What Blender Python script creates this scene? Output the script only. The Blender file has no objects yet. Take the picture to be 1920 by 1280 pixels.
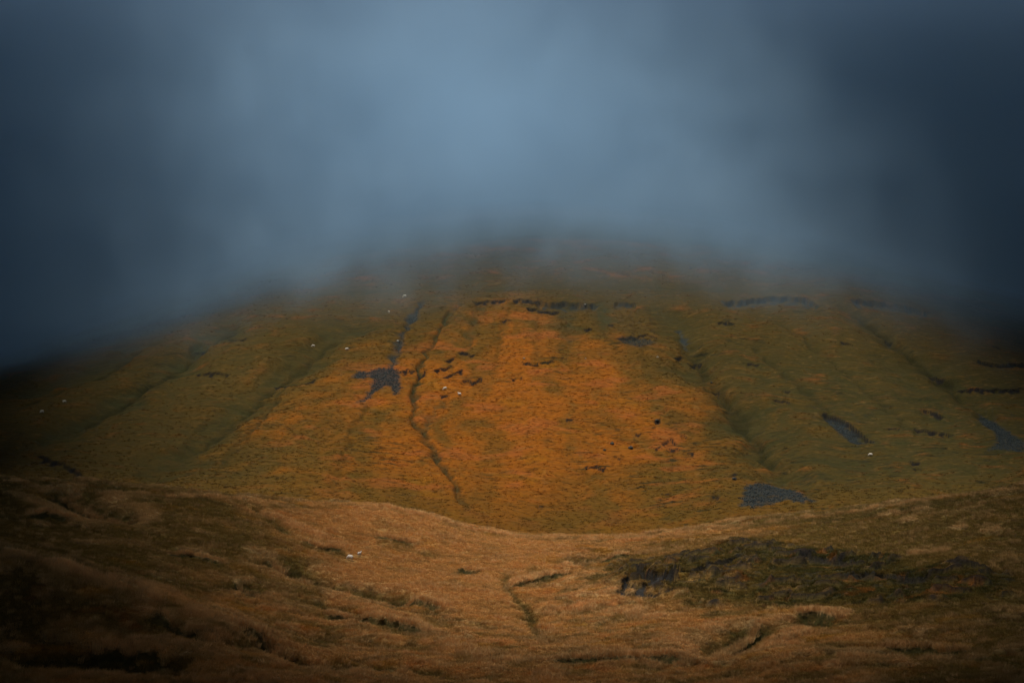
import bpy, bmesh, math, random
import numpy as np
from mathutils import Vector, noise as mnoise

random.seed(7)
rng = np.random.default_rng(11)
SC = bpy.context.scene
COL = SC.collection

# ------------------------------------------------------------------ camera, sky, sun, exposure
F = 50.0 / 36.0 * 1920.0          # focal length in pixels of the 1920 px wide photograph
cam_d = bpy.data.cameras.new('camera')
cam_d.lens = 50.0
cam_d.sensor_width = 36.0
cam_d.clip_start = 0.5
cam_d.clip_end = 20000.0
cam = bpy.data.objects.new('camera', cam_d)
cam.location = (0, 0, 0)
cam.rotation_euler = (math.radians(90), 0, 0)
COL.objects.link(cam)
SC.camera = cam

SUN_DIR = Vector((-0.24, -0.12, 0.96)).normalized()      # towards the sun: high, left and behind
SUN_EL = math.asin(SUN_DIR.z)
SUN_AZ = math.atan2(SUN_DIR.x, SUN_DIR.y)
w = bpy.data.worlds.new('World')
SC.world = w
w.use_nodes = True
nt = w.node_tree
sky = nt.nodes.new('ShaderNodeTexSky')
sky.sky_type = 'NISHITA'
sky.sun_disc = False
sky.sun_elevation = SUN_EL
sky.sun_rotation = SUN_AZ % (2 * math.pi)
sky.altitude = 500
sky.air_density = 1.0
sky.dust_density = 0.6
sky.ozone_density = 2.0
bg = nt.nodes['Background']
bg.inputs['Strength'].default_value = 0.06
nt.links.new(sky.outputs['Color'], bg.inputs['Color'])

sun_d = bpy.data.lights.new('sun', 'SUN')
sun_d.energy = 4.0
sun_d.angle = math.radians(8.0)
sun_d.color = (1.0, 0.955, 0.91)
sun = bpy.data.objects.new('sun', sun_d)
sun.rotation_euler = (-SUN_DIR).to_track_quat('-Z', 'Y').to_euler()
sun.location = (0, 300, 900)
COL.objects.link(sun)

SC.render.engine = 'CYCLES'
SC.view_settings.view_transform = 'Standard'
SC.view_settings.look = 'None'
SC.view_settings.exposure = 0.30
SC.view_settings.gamma = 1.0
SC.view_settings.use_curve_mapping = False
SC.cycles.use_denoising = True
SC.cycles.max_bounces = 6
SC.cycles.volume_bounces = 3
SC.cycles.volume_step_rate = 1.0
SC.cycles.volume_max_steps = 256
SC.cycles.use_adaptive_sampling = False

# ------------------------------------------------------------------ noise
def _hash(ix, iy, seed):
    h = (ix.astype(np.int64) * 374761393 + iy.astype(np.int64) * 668265263 + seed * 974634777) & 0x7fffffff
    h = ((h ^ (h >> 13)) * 1274126177) & 0x7fffffff
    return (h ^ (h >> 16)) & 0xffff

def perlin(x, y, seed=0):
    x = np.asarray(x, float); y = np.asarray(y, float)
    x0 = np.floor(x); y0 = np.floor(y)
    fx = x - x0; fy = y - y0
    ix = x0.astype(np.int64); iy = y0.astype(np.int64)
    def g(dx, dy):
        a = _hash(ix + dx, iy + dy, seed) * (2 * math.pi / 65536.0)
        return np.cos(a) * (fx - dx) + np.sin(a) * (fy - dy)
    u = fx * fx * fx * (fx * (fx * 6 - 15) + 10)
    v = fy * fy * fy * (fy * (fy * 6 - 15) + 10)
    a = g(0, 0); b = g(1, 0); c = g(0, 1); d = g(1, 1)
    return 1.5 * ((a * (1 - u) + b * u) * (1 - v) + (c * (1 - u) + d * u) * v)

def fbm(x, y, seed=0, octv=4, gain=0.5, lac=2.03):
    s = 0; a = 1.0; n = 0
    for i in range(octv):
        s = s + a * perlin(x, y, seed + i * 17); n += a
        a *= gain; x = x * lac + 3.1; y = y * lac + 1.7
    return s / n

def sstep(a, b, x):
    t = np.clip((x - a) / (b - a), 0, 1)
    return t * t * (3 - 2 * t)

def blur(T, r):
    """mean over a (2r+1) square of grid cells"""
    def one(A):
        P = np.pad(A, ((r + 1, r), (0, 0)), mode='edge'); C_ = np.cumsum(P, 0)
        return (C_[2 * r + 1:] - C_[:-2 * r - 1]) / (2 * r + 1)
    return one(one(T).T).T

# ------------------------------------------------------------------ large form of the land
def W(px, py, d):
    return ((px - 960) / F * d, d, -(py - 640) / F * d)

ctrl = [W(*p) for p in [
    # near edge of the moor
    (0,1280,165),(300,1280,170),(560,1280,172),(960,1280,185),(1300,1280,182),(1600,1280,172),(1920,1280,165),
    # near spur on one side with its hollow behind
    (-250,975,208),(0,1034,205),(150,1075,200),(300,1120,196),(430,1165,193),(560,1225,190),(650,1265,188),
    (0,1180,184),(150,1190,182),(330,1215,180),
    (0,1020,236),(150,1062,232),(300,1095,235),(450,1150,225),(570,1208,212),
    (0,965,272),(300,1000,275),(300,1045,252),(450,1030,275),
    (-250,880,305),(0,905,300),(130,918,302),(300,927,306),(420,935,314),(500,943,322),(560,945,330),(560,975,312),
    (700,944,338),(800,968,340),(900,994,345),(1000,1007,350),(1080,1012,352),
    (660,1042,292),(560,1080,268),(800,1040,302),(760,1110,262),(650,1180,226),(850,1180,232),(900,1100,272),
    (945,1085,282),(1000,1180,238),(1010,1100,278),(780,1240,200),
    # the other side
    (1200,1001,350),(1300,989,350),(1400,973,350),(1560,957,340),(1750,935,325),(1920,913,312),(2150,880,300),
    (1180,1040,305),(1400,1030,295),(1650,1010,285),(1900,985,275),(1230,1085,262),(1230,1130,246),
    (1500,1100,248),(1800,1080,243),(1200,1180,220),(1500,1180,216),(1850,1170,205),(1600,1240,188),(1250,1240,196),
    (2150,1100,230),
    # foot of the hill
    (-250,880,462),(0,902,455),(300,926,450),(600,946,450),(900,990,448),(1080,1005,447),(1300,985,447),(1500,960,450),
    (1750,935,455),(1920,912,462),(2200,890,470),
    (0,850,490),(300,850,490),(600,850,492),(900,850,500),(1200,850,500),(1500,850,495),(1900,850,490),
    (0,765,540),(300,735,550),(600,728,546),(900,728,545),(1200,728,546),(1500,728,548),(1900,735,552),
    (0,712,590),(200,670,590),(400,642,590),(800,640,585),(1200,640,585),(1600,640,592),(1900,655,600),
    (300,612,640),(500,566,640),(900,560,628),(1200,560,628),(1600,560,636),(1900,592,650),
    (700,490,690),(1100,470,690),(1500,490,700)]]
ctrl += [(0,0,-1.7),(-70,0,-2.5),(70,0,-2.5),(0,-60,5),(0,70,-24),(-60,70,-24),(60,70,-24),(0,135,-41),(-60,135,-38),(60,135,-38),
         (-140,415,-49),(-80,412,-57),(0,408,-66),(60,408,-64),(130,415,-55),(-60,378,-48),(0,376,-55),(40,378,-55),(110,372,-46),(-110,350,-38),(170,390,-48),
         (0,800,74),(-150,800,48),(150,800,60),(0,920,90),(-310,800,-12),(320,800,18),(-300,650,-28),(-300,540,-42),(320,640,-4),(330,540,-32),
         (-330,440,-46),(350,450,-48),(-260,300,-26),(260,300,-26),(-260,160,-34),(260,160,-34),(0,1150,95),(-600,900,-20),(600,900,0),(-600,450,-45),(600,450,-45),
         (-600,100,-20),(600,100,-20)]
CT = np.array(ctrl)
SCL = 100.0
def _tps_k(r2):
    return np.where(r2 > 1e-12, 0.5 * r2 * np.log(np.maximum(r2, 1e-12)), 0.0)
_cx = CT[:, 0] / SCL; _cy = CT[:, 1] / SCL
_n = len(CT)
_K = _tps_k((_cx[:, None] - _cx[None]) ** 2 + (_cy[:, None] - _cy[None]) ** 2) + np.eye(_n) * 0.0015
_P = np.c_[np.ones(_n), _cx, _cy]
_A = np.block([[_K, _P], [_P.T, np.zeros((3, 3))]])
_sol = np.linalg.solve(_A, np.r_[CT[:, 2], 0, 0, 0])

def base_exact(x, y):
    x = np.asarray(x, float) / SCL; y = np.asarray(y, float) / SCL
    out = _sol[_n] + _sol[_n + 1] * x + _sol[_n + 2] * y
    for i in range(_n):
        out = out + _sol[i] * _tps_k((x - _cx[i]) ** 2 + (y - _cy[i]) ** 2)
    return out
# lookup table at 3 m
LX = np.arange(-640, 641, 3.0); LY = np.arange(-80, 1161, 3.0)
LZ = base_exact(*np.meshgrid(LX, LY))
def lut(T, x, y):
    fx = np.clip((x - LX[0]) / 3.0, 0, len(LX) - 1.001); fy = np.clip((y - LY[0]) / 3.0, 0, len(LY) - 1.001)
    ix = fx.astype(int); iy = fy.astype(int); u = fx - ix; v = fy - iy
    return (T[iy, ix] * (1 - u) + T[iy, ix + 1] * u) * (1 - v) + (T[iy + 1, ix] * (1 - u) + T[iy + 1, ix + 1] * u) * v
def base(x, y):
    return lut(LZ, np.asarray(x, float), np.asarray(y, float))

def ground_at(px, py, far=False):
    """the spot of the land seen in that direction (first hit; on the hill if far)"""
    ys = np.arange(430 if far else 150, 760, 0.5)
    xs = (px - 960) / F * ys; zs = -(py - 640) / F * ys
    hit = np.nonzero(zs < base(xs, ys))[0]
    i = hit[0] if len(hit) else len(ys) - 1
    return float(xs[i]), float(ys[i])

def gpoly(pts, far=False):
    return np.array([ground_at(a, b, far) for a, b in pts])

def line_dist(x, y, poly, reach):
    """distance to a polyline, signed side and how far along; only near it (elsewhere = reach)"""
    D = np.full(x.shape, float(reach)); S = np.zeros(x.shape); T = np.zeros(x.shape)
    seg = np.hypot(*(poly[1:] - poly[:-1]).T); cum = np.r_[0, np.cumsum(seg)]
    for i in range(len(poly) - 1):
        a = poly[i]; b = poly[i + 1]
        lo = np.minimum(a, b) - reach; hi = np.maximum(a, b) + reach
        m = np.nonzero((x > lo[0]) & (x < hi[0]) & (y > lo[1]) & (y < hi[1]))
        if not len(m[0]): continue
        xx = x[m]; yy = y[m]; d = b - a; L2 = max(d @ d, 1e-9)
        t = np.clip(((xx - a[0]) * d[0] + (yy - a[1]) * d[1]) / L2, 0, 1)
        qx = xx - (a[0] + t * d[0]); qy = yy - (a[1] + t * d[1])
        r = np.hypot(qx, qy)
        better = r < D[m]
        sel = tuple(k[better] for k in m)
        D[sel] = r[better]
        S[sel] = np.sign(d[0] * qy - d[1] * qx)[better]
        T[sel] = (cum[i] + t * seg[i])[better] / cum[-1]
    return D, S, T

def window(x, y, poly, reach):
    """slices of a regular grid that a feature can touch"""
    lo = poly.min(0) - reach; hi = poly.max(0) + reach
    cx = x[0]; cy = y[:, 0]
    return (slice(*np.searchsorted(cy, (lo[1], hi[1]))), slice(*np.searchsorted(cx, (lo[0], hi[0]))))

def in_poly(x, y, poly):
    """soft-free point in polygon"""
    c = np.zeros(x.shape, bool)
    n = len(poly)
    lo = poly.min(0); hi = poly.max(0)
    m = np.nonzero((x >= lo[0]) & (x <= hi[0]) & (y >= lo[1]) & (y <= hi[1]))
    if not len(m[0]): return c
    xx = x[m]; yy = y[m]; k = np.zeros(xx.shape, bool)
    j = n - 1
    for i in range(n):
        xi, yi = poly[i]; xj, yj = poly[j]
        cond = ((yi > yy) != (yj > yy)) & (xx < (xj - xi) * (yy - yi) / (yj - yi + 1e-12) + xi)
        k ^= cond
        j = i
    c[m] = k
    return c

def poly_soft(x, y, poly, r):
    m = in_poly(x, y, poly)
    D, S, T = line_dist(x, y, np.vstack([poly, poly[:1]]), r)
    sd = np.where(m, D, -D)
    return sstep(-r, r, sd)

# ------------------------------------------------------------------ colours of what grows or lies bare; olive and green also paint edge falloff
ORANGE = np.array((0.330, 0.118, 0.023)); RUST = np.array((0.350, 0.112, 0.036)); OCHRE = np.array((0.300, 0.140, 0.015))
STRAW = np.array((0.460, 0.280, 0.120)); OLIVE = np.array((0.118, 0.076, 0.018)); GREEN = np.array((0.044, 0.041, 0.013))
MOSS = np.array((0.042, 0.056, 0.028)); PEAT = np.array((0.011, 0.010, 0.009)); STONE = np.array((0.025, 0.033, 0.033))
TAN = np.array((0.350, 0.182, 0.056))
H_ORANGE = np.array((0.205, 0.064, 0.006)); H_RUST = np.array((0.232, 0.066, 0.014)); H_OCHRE = np.array((0.200, 0.080, 0.005)); H_OLIVE = np.array((0.078, 0.043, 0.007)); H_GREEN = np.array((0.028, 0.026, 0.008)); H_MOSS = np.array((0.024, 0.028, 0.011)); H_STRAW = np.array((0.24, 0.13, 0.04))
def mix(c, col, m):
    m = np.clip(m, 0, 1)[..., None]
    return c * (1 - m) + col * m

# ------------------------------------------------------------------ features traced on the hill
H_GULLY = [  # polyline, half width m, depth m, colour, colour strength
    ([(870,560),(845,592),(805,645),(788,690),(778,742),(774,790),(796,812),(822,862),(850,905),(872,945),(880,985)], 1.35, 1.8, H_MOSS * 0.85, 0.95),
    ([(803,562),(776,590),(757,620),(744,652),(735,684),(722,702)], 2.4, 1.2, STONE, 0.65),
    ([(905,570),(884,618),(873,655)], 3.0, 1.1, H_MOSS, 0.6),
    ([(838,745),(822,765),(803,785),(797,808)], 2.2, 0.8, H_MOSS, 0.6),
    ([(1190,560),(1262,596),(1284,640),(1312,682),(1342,722),(1378,772),(1412,832),(1440,872),(1490,905),(1560,945)], 9.0, 3.6, H_GREEN, 0.6),
    ([(1270,604),(1281,622),(1288,650)], 1.6, 0.6, STONE, 0.8),
    ([(1560,560),(1610,600),(1690,650),(1750,700),(1812,748),(1862,782),(1910,812)], 7.0, 3.0, H_GREEN, 0.6),
    ([(470,590),(430,612),(385,640),(335,680),(270,724),(150,792),(40,850)], 9.0, 3.6, H_MOSS, 0.75),
    ([(660,590),(600,640),(540,694),(470,746),(400,804),(330,862),(260,915)], 12.0, 3.4, H_GREEN, 0.75),
    ([(270,640),(180,690),(80,725),(0,745)], 12.0, 3.0, H_MOSS, 0.7),
    ([(1062,560),(1066,600),(1064,650)], 5.5, 0.8, H_MOSS, 0.7),
    ([(1128,560),(1132,600),(1128,640)], 4.0, 0.6, H_MOSS, 0.55),
    ([(700,600),(650,630),(600,672),(555,720)], 8.0, 1.4, H_GREEN, 0.6),
    ([(620,800),(600,850),(585,920)], 7.0, 0.8, H_OLIVE, 0.6),
    ([(690,830),(680,870),(670,930)], 5.0, 0.6, H_OLIVE, 0.6),
    ([(1640,650),(1700,720),(1760,800)], 8.0, 1.4, H_GREEN, 0.5),
    ([(1095,880),(1085,940),(1078,1020)], 12.0, 1.0, H_OLIVE, 0.4),
    ([(1340,700),(1420,790),(1520,860),(1640,900)], 16.0, 0.0, H_GREEN, 0.45),
    ([(455,600),(400,640),(330,686),(240,746),(120,812)], 2.4, 1.2, H_GREEN * 0.6, 0.85),
    ([(650,615),(600,655),(555,694),(500,734),(430,792),(345,856)], 2.6, 1.1, H_GREEN * 0.6, 0.8),
    ([(570,690),(515,752),(450,826),(400,890)], 1.8, 0.8, H_GREEN * 0.7, 0.7),
    ([(1296,650),(1322,690),(1352,730),(1392,786),(1432,850),(1470,890)], 3.4, 1.6, H_GREEN * 0.6, 0.85),
    ([(1590,575),(1640,612),(1700,656),(1768,712),(1836,762)], 2.6, 1.3, H_GREEN * 0.6, 0.85),
    ([(1400,640),(1470,700),(1530,752),(1580,800)], 1.8, 0.8, H_GREEN * 0.7, 0.6),
    ([(290,640),(210,690),(120,730),(20,770)], 2.4, 1.1, H_GREEN * 0.6, 0.8),
    ([(962,560),(940,620),(925,690)], 1.6, 0.6, H_OLIVE * 0.7, 0.6), ([(700,745),(664,800),(640,860),(622,930)], 1.8, 0.7, H_OLIVE * 0.6, 0.7),
    ([(1180,570),(1200,640),(1215,700)], 1.6, 0.6, H_OLIVE * 0.7, 0.6), ([(1010,590),(1004,650),(1010,700)], 1.5, 0.5, H_OLIVE * 0.7, 0.5),
    ([(1450,600),(1540,660),(1640,740),(1740,830)], 2.0, 0.9, H_GREEN * 0.7, 0.6),
]
H_SCAR = [  # broken turf edges: polyline, height m, peat band m
    ([(368,697),(390,696),(412,699),(432,702)], 0.9, 1.2), ([(512,716),(530,711),(548,716)], 0.7, 1.0), ([(565,717),(580,711),(593,709)], 0.8, 1.0),
    ([(430,626),(448,634),(465,631)], 0.7, 1.2), ([(365,648),(388,646)], 0.7, 1.0),
    ([(748,697),(765,692),(790,697),(800,690)], 0.9, 1.4), ([(812,691),(830,686),(850,681)], 1.0, 1.6), ([(830,705),(845,695),(868,688)], 1.0, 1.8),
    ([(858,661),(870,657),(882,662),(892,664)], 0.8, 1.0), ([(835,675),(852,668)], 0.7, 0.9), ([(866,708),(885,711),(904,706)], 1.0, 1.3),
    ([(825,738),(842,737)], 0.7, 0.9), ([(975,677),(1000,679),(1040,675)], 0.7, 0.9), ([(1050,671),(1061,669)], 0.7, 1.0), ([(958,707),(980,706)], 0.7, 1.0),
    ([(1155,634),(1180,630),(1210,625),(1235,636)], 0.9, 1.2), ([(1262,667),(1272,663),(1282,665)], 0.9, 1.5), ([(1288,670),(1302,668),(1316,669)], 1.0, 1.8),
    ([(1337,717),(1350,720)], 0.8, 1.2), ([(1345,603),(1365,606),(1378,612)], 0.8, 1.1), ([(1575,640),(1600,644)], 0.7, 1.0), ([(1660,625),(1675,632)], 0.9, 1.4),
    ([(1238,826),(1256,823),(1270,827)], 0.9, 1.2), ([(1095,878),(1120,876),(1138,879)], 0.9, 1.3), ([(1225,839),(1240,836)], 0.7, 1.0), ([(1255,838),(1275,842)], 0.7, 1.0),
    ([(1335,932),(1350,934)], 0.7, 0.9), ([(1240,925),(1260,927)], 0.6, 0.9), ([(1450,752),(1480,754)], 0.7, 1.0), ([(1468,732),(1482,735)], 0.7, 1.0),
    ([(1540,770),(1565,776),(1590,790),(1610,805),(1640,828)], 1.6, 3.4), ([(1712,800),(1735,803),(1760,810),(1790,818)], 1.2, 2.0), ([(1728,762),(1745,766),(1772,780)], 1.0, 1.6),
    ([(1665,797),(1690,803)], 0.8, 1.1), ([(1705,868),(1725,868)], 0.9, 1.4), ([(1710,881),(1726,880)], 0.9, 1.4), ([(1830,675),(1860,684),(1920,682)], 1.3, 2.2),
    ([(1740,690),(1760,700),(1772,708)], 1.0, 1.8), ([(1790,724),(1840,732),(1920,730)], 1.1, 1.8), ([(1860,648),(1875,650)], 0.8, 1.0),
    ([(72,856),(100,866),(125,872),(150,888),(178,913)], 1.3, 1.6), ([(960,562),(985,560),(1010,566)], 1.2, 2.0), ([(985,578),(1010,577),(1050,579)], 1.4, 2.4),
    ([(1345,565),(1400,562),(1450,556),(1510,560),(1545,578)], 2.2, 5.0), ([(1590,565),(1640,568),(1700,575),(1750,585)], 2.2, 5.0),
    ([(1000,565),(1050,563),(1090,566),(1125,570)], 2.4, 5.0), ([(1150,566),(1195,568)], 1.6, 4.0), ([(885,571),(915,566),(950,562)], 1.2, 2.4),
    ([(1375,885),(1384,888)], 0.8, 1.4), ([(1225,787),(1237,787)], 0.8, 1.2), ([(1249,768),(1258,770)], 0.8, 1.2), ([(1190,812),(1203,813)], 0.6, 1.1),
    ([(1275,819),(1289,819)], 0.7, 1.0), ([(1290,847),(1302,849)], 0.7, 1.0), ([(1005,947),(1020,947)], 0.6, 0.9), ([(1400,680),(1425,684)], 0.6, 0.9),
    ([(1150,860),(1165,862)], 0.6, 0.8), ([(1060,790),(1075,791)], 0.5, 0.8), ([(940,600),(960,602)], 0.6, 0.9), ([(1094,614),(1110,616)], 0.7, 1.0), ([(1140,606),(1150,607)], 0.7, 1.0),
]
H_SCREE = [
    [(662,708),(672,697),(690,697),(712,690),(735,690),(748,700),(752,722),(748,738),(738,738),(732,722),(724,720),(710,730),(695,742),(685,754),(664,756),(680,744),(694,728),(702,712),(690,703),(682,712)],
    [(1385,950),(1398,918),(1415,906),(1445,904),(1475,914),(1505,928),(1535,944),(1500,948),(1470,940),(1448,950),(1410,956)],
    [(1838,768),(1858,776),(1880,796),(1900,815),(1925,830),(1925,848),(1846,845),(1868,830),(1862,805),(1840,790)],
    [(1160,634),(1185,630),(1220,634),(1232,646),(1200,652),(1180,646)],
    [(1548,775),(1585,790),(1612,812),(1642,830),(1600,828),(1570,806)],
]
h_gully = [(gpoly(p, True), wd, dp, c, s) for p, wd, dp, c, s in H_GULLY]
h_scar = [(gpoly(p, True), hh, b) for p, hh, b in H_SCAR]
h_scree = [gpoly(p, True) for p in H_SCREE]

def hill_fields(x, y):
    """height and ground colour of the far slope"""
    z = base(x, y)
    on = sstep(430, 452, y)
    wx = x + 6 * perlin(x / 23, y / 23, 3); wy = y + 5 * perlin(x / 19, y / 31, 4)
    big = fbm(x / 60, y / 45, 21, 3)
    z = z + on * (1.6 * big + 0.55 * fbm(wx / 14, wy / 8, 31, 3))
    # tussocky steps along the contours
    streak = fbm(wx / 6.8, (wy + 0.05 * x) / 1.3, 41, 2)
    streak2 = perlin(wx / 9, wy / 2.4, 47)
    rough = 0.55 + 0.6 * sstep(-0.1, 0.4, perlin(x / 40, y / 30, 51)) + 0.5 * sstep(20, 90, x) * sstep(560, 500, y)
    z = z + on * rough * (0.22 * streak + 0.20 * (np.abs(streak2) - 0.3))
    # colour
    c = np.broadcast_to(H_ORANGE, x.shape + (3,)).copy()
    side = np.where(x < 0, -x / 74.0, x / 66.0) + np.maximum(0, (y - 548) / 50.0) * 0.75  # olive and green growth here also paints the light's falloff towards the sides
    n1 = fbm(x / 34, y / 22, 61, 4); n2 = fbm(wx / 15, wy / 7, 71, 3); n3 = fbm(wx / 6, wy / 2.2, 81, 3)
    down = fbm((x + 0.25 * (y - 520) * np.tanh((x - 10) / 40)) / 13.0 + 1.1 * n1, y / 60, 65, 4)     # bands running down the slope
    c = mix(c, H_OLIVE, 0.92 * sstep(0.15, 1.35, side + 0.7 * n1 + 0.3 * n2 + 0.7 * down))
    c = mix(c, H_OLIVE, 0.5 * sstep(0.0, 0.4, down + 0.3 * n2))
    c = mix(c, H_OLIVE, 0.8 * np.exp(-((x - 62) / 42) ** 2 - ((y - 478) / 26) ** 2) * (0.8 + n2) + 0.7 * np.exp(-((x + 45) / 26) ** 2 - ((y - 462) / 20) ** 2))
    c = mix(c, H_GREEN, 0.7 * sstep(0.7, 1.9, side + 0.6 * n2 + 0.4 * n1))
    c = mix(c, H_GREEN, 0.72 * (0.75 + 1.0 * n2) * sstep(45, 120, x - 0.35 * (520 - y) + 30 * n1) * sstep(600, 560, y + 20 * n2))  # green growth, deepened to dim the brightly lit right side by colour
    c = mix(c, H_OCHRE, 0.4 * sstep(0.16, 0.45, fbm(x / 20, y / 10, 91, 3)) * sstep(1.0, 0.5, side))
    c = mix(c, H_RUST, 0.6 * sstep(0.10, 0.40, fbm(x / 22 + 9, y / 9, 95, 3)) * sstep(1.4, 0.8, side))
    c = mix(c, H_OLIVE, 0.35 * sstep(0.05, 0.45, n3))
    c = mix(c, H_STRAW, 0.16 * sstep(0.22, 0.5, fbm(wx / 4, wy / 1.6, 99, 2)))
    c = mix(c, H_GREEN, 0.22 * sstep(0.0, -0.5, streak))
    c = mix(c, H_OLIVE, 0.6 * sstep(482, 452, y + 8 * n2))
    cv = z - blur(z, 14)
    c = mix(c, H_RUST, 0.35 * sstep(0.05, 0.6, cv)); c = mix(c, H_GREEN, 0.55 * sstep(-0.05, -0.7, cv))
    scree = np.zeros(x.shape)
    p5 = perlin(x / 5, y / 5, 7); ps = perlin(x / 2.3, y / 4, 13)
    for poly, wd, dp, col, s in h_gully:
        k = window(x, y, poly, wd * 3.2)
        if not x[k].size: continue
        D, S, T = line_dist(x[k] + 2.2 * p5[k], y[k], poly, wd * 2.6)
        ends = sstep(0, 0.12, T) * sstep(1.0, 0.85, T)
        D = D / np.clip(0.8 + 0.9 * perlin(T * 9, T * 0 + wd, 27), 0.4, 1.6)
        g = np.exp(-(D / wd) ** 2) * ends
        z[k] = z[k] - dp * g * (0.8 + 0.3 * n2[k])
        c[k] = mix(c[k], col, s * np.exp(-(D / (wd * 0.9)) ** 4) * ends * (0.75 + 0.7 * n2[k]))
        if col is STONE:   # loose stones in the bed
            scree[k] = np.maximum(scree[k], 0.6 * np.exp(-(D / (wd * 0.7)) ** 2) * ends * sstep(-0.3, 0.3, n2[k] + 0.1))
    for poly, hh, b in h_scar:
        k = window(x, y, poly, 9 + 3 * b)
        if not x[k].size: continue
        b = b * 0.62
        D, S, T = line_dist(x[k], y[k] + 1.5 * ps[k], poly, 7 + 3 * b)
        ends = sstep(0, 0.1, T) * sstep(1.0, 0.9, T)
        s_down = -np.where(poly[-1][0] > poly[0][0], S, -S) * D       # positive towards the foot of the slope
        near = D < (6.9 + 3 * b)
        bw = b * np.clip(0.75 + 1.5 * ps[k] + 0.8 * n3[k], 0.15, 2.0)
        prof = sstep(-0.25, 0.35, s_down) * sstep(5.5 + 2 * b, b * 0.7, s_down)
        z[k] = z[k] - np.where(near, hh * prof * ends, 0)
        crag = b > 2.4
        c[k] = mix(c[k], STONE * 0.8 if crag else PEAT, np.where(near, (0.75 if crag else 0.97) * (sstep(-0.35, 0.1, fbm(x[k] / 4, y[k] / 1.6, 19, 3)) if crag else 1.0) * sstep(-0.4, 0.0, s_down) * sstep(bw * 1.5, bw * 0.7, s_down) * sstep(0, .04, T) * sstep(1, .96, T), 0))
    for poly in h_scree:
        k = window(x, y, poly, 6)
        if not x[k].size: continue
        m = poly_soft(x[k], y[k], poly, 2.3)
        up = (y[k] - poly[:, 1].min()) / np.ptp(poly[:, 1]) - 0.5
        m = (0.5 if poly is h_scree[3] else 0.86) * sstep(0.16, 0.95, m + 0.5 * np.clip(up, -0.5, 0.3) + 0.55 * fbm(x[k] / 2.2, y[k] / 2.0, 17, 3))
        scree[k] = np.maximum(scree[k], m)
    c = mix(c, STONE * 0.8, scree)
    z = z - 0.35 * scree + scree * 0.3 * perlin(x / 1.3, y / 1.3, 23)
    dash = np.clip(0.30 + 0.8 * sstep(10, 45, x) * sstep(560, 500, y) + 0.7 * sstep(0.0, 0.4, perlin(x / 40, y / 30, 51)) + 0.3 * sstep(480, 455, y), 0, 1.2)
    return z, c, scree, dash

# ------------------------------------------------------------------ features traced on the near moor
M_GULLY = [
    ([(960,1068),(945,1085),(955,1110),(985,1140),(998,1170),(1008,1200)], 1.2, 0.55, OLIVE, 0.7),
    ([(112,918),(140,930),(170,945),(200,958),(235,968),(275,972)], 4.5, 2.2, GREEN, 0.85),
    ([(455,945),(480,957),(520,985),(545,1010)], 1.6, 0.7, OLIVE, 0.7),
    ([(500,1040),(540,1060),(580,1080),(620,1092),(700,1106),(790,1124)], 5.0, 2.3, GREEN, 0.85),
    ([(440,1090),(475,1105),(515,1118)], 3.0, 1.3, GREEN, 0.8),
    ([(480,1190),(510,1205),(540,1216),(575,1222)], 2.8, 1.7, PEAT, 0.8),
    ([(580,1130),(640,1145),(700,1160)], 2.4, 1.0, GREEN, 0.8),
    ([(1065,1058),(1090,1050),(1150,1040)], 2.0, 0.9, GREEN, 0.85),
    ([(1290,1235),(1330,1220),(1370,1195),(1420,1172)], 3.2, 1.8, GREEN, 0.8),
    ([(1490,1160),(1520,1166),(1560,1160)], 3.0, 1.3, MOSS, 0.85),
    ([(560,1258),(640,1240),(740,1250),(860,1262)], 2.2, 0.7, GREEN, 0.8),
    ([(300,1160),(360,1180),(420,1196),(470,1210)], 2.2, 0.9, GREEN, 0.7),
    ([(90,975),(120,985)], 1.6, 0.8, PEAT, 0.6),
    ([(720,1130),(790,1142),(850,1150)], 2.0, 0.7, MOSS, 0.7),
    ([(860,1066),(890,1070)], 1.2, 0.5, PEAT, 0.7),
    ([(690,1092),(705,1098)], 1.0, 0.5, PEAT, 0.8),
    ([(0,1240),(120,1230),(250,1245),(380,1262)], 3.0, 1.0, GREEN, 0.8),
]
M_BANK = [     # turf banks broken down towards the viewer: polyline, height m
    ([(625,1099),(680,1106),(735,1113),(790,1125),(850,1139)], 1.2), ([(585,1147),(660,1157),(720,1165),(770,1177),(812,1195)], 1.4),
    ([(465,1178),(500,1196),(530,1207),(560,1216)], 1.3), ([(495,1040),(540,1060),(585,1080),(640,1093)], 1.3), ([(1055,1062),(1090,1052),(1190,1038)], 0.9),
    ([(1145,1088),(1195,1074),(1262,1080),(1330,1058),(1430,1036)], 1.4), ([(1280,1242),(1330,1222),(1370,1196),(1440,1168)], 1.4),
    ([(108,917),(150,934),(205,958),(280,974)], 1.9), ([(945,1100),(1010,1082),(1080,1070)], 0.8), ([(1010,1252),(1130,1238),(1240,1240),(1310,1252)], 0.9),
    ([(430,1085),(475,1104),(520,1120)], 1.1), ([(700,1006),(740,1012),(790,1022)], 0.5), ([(860,1064),(905,1070)], 0.7), ([(560,1018),(610,1030),(650,1034)], 0.6),
    ([(1450,1050),(1540,1044),(1640,1052)], 1.1), ([(1560,1085),(1650,1078),(1760,1092)], 1.3), ([(1480,1158),(1530,1152),(1580,1160)], 0.9), ([(280,1150),(360,1178),(430,1196)], 1.0),
    ([(150,1220),(230,1215),(320,1238)], 0.9), ([(1640,1215),(1720,1210),(1820,1222)], 0.8), ([(40,968),(90,962),(140,975)], 0.9), ([(300,1035),(360,1042),(430,1060)], 0.7),
]
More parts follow.
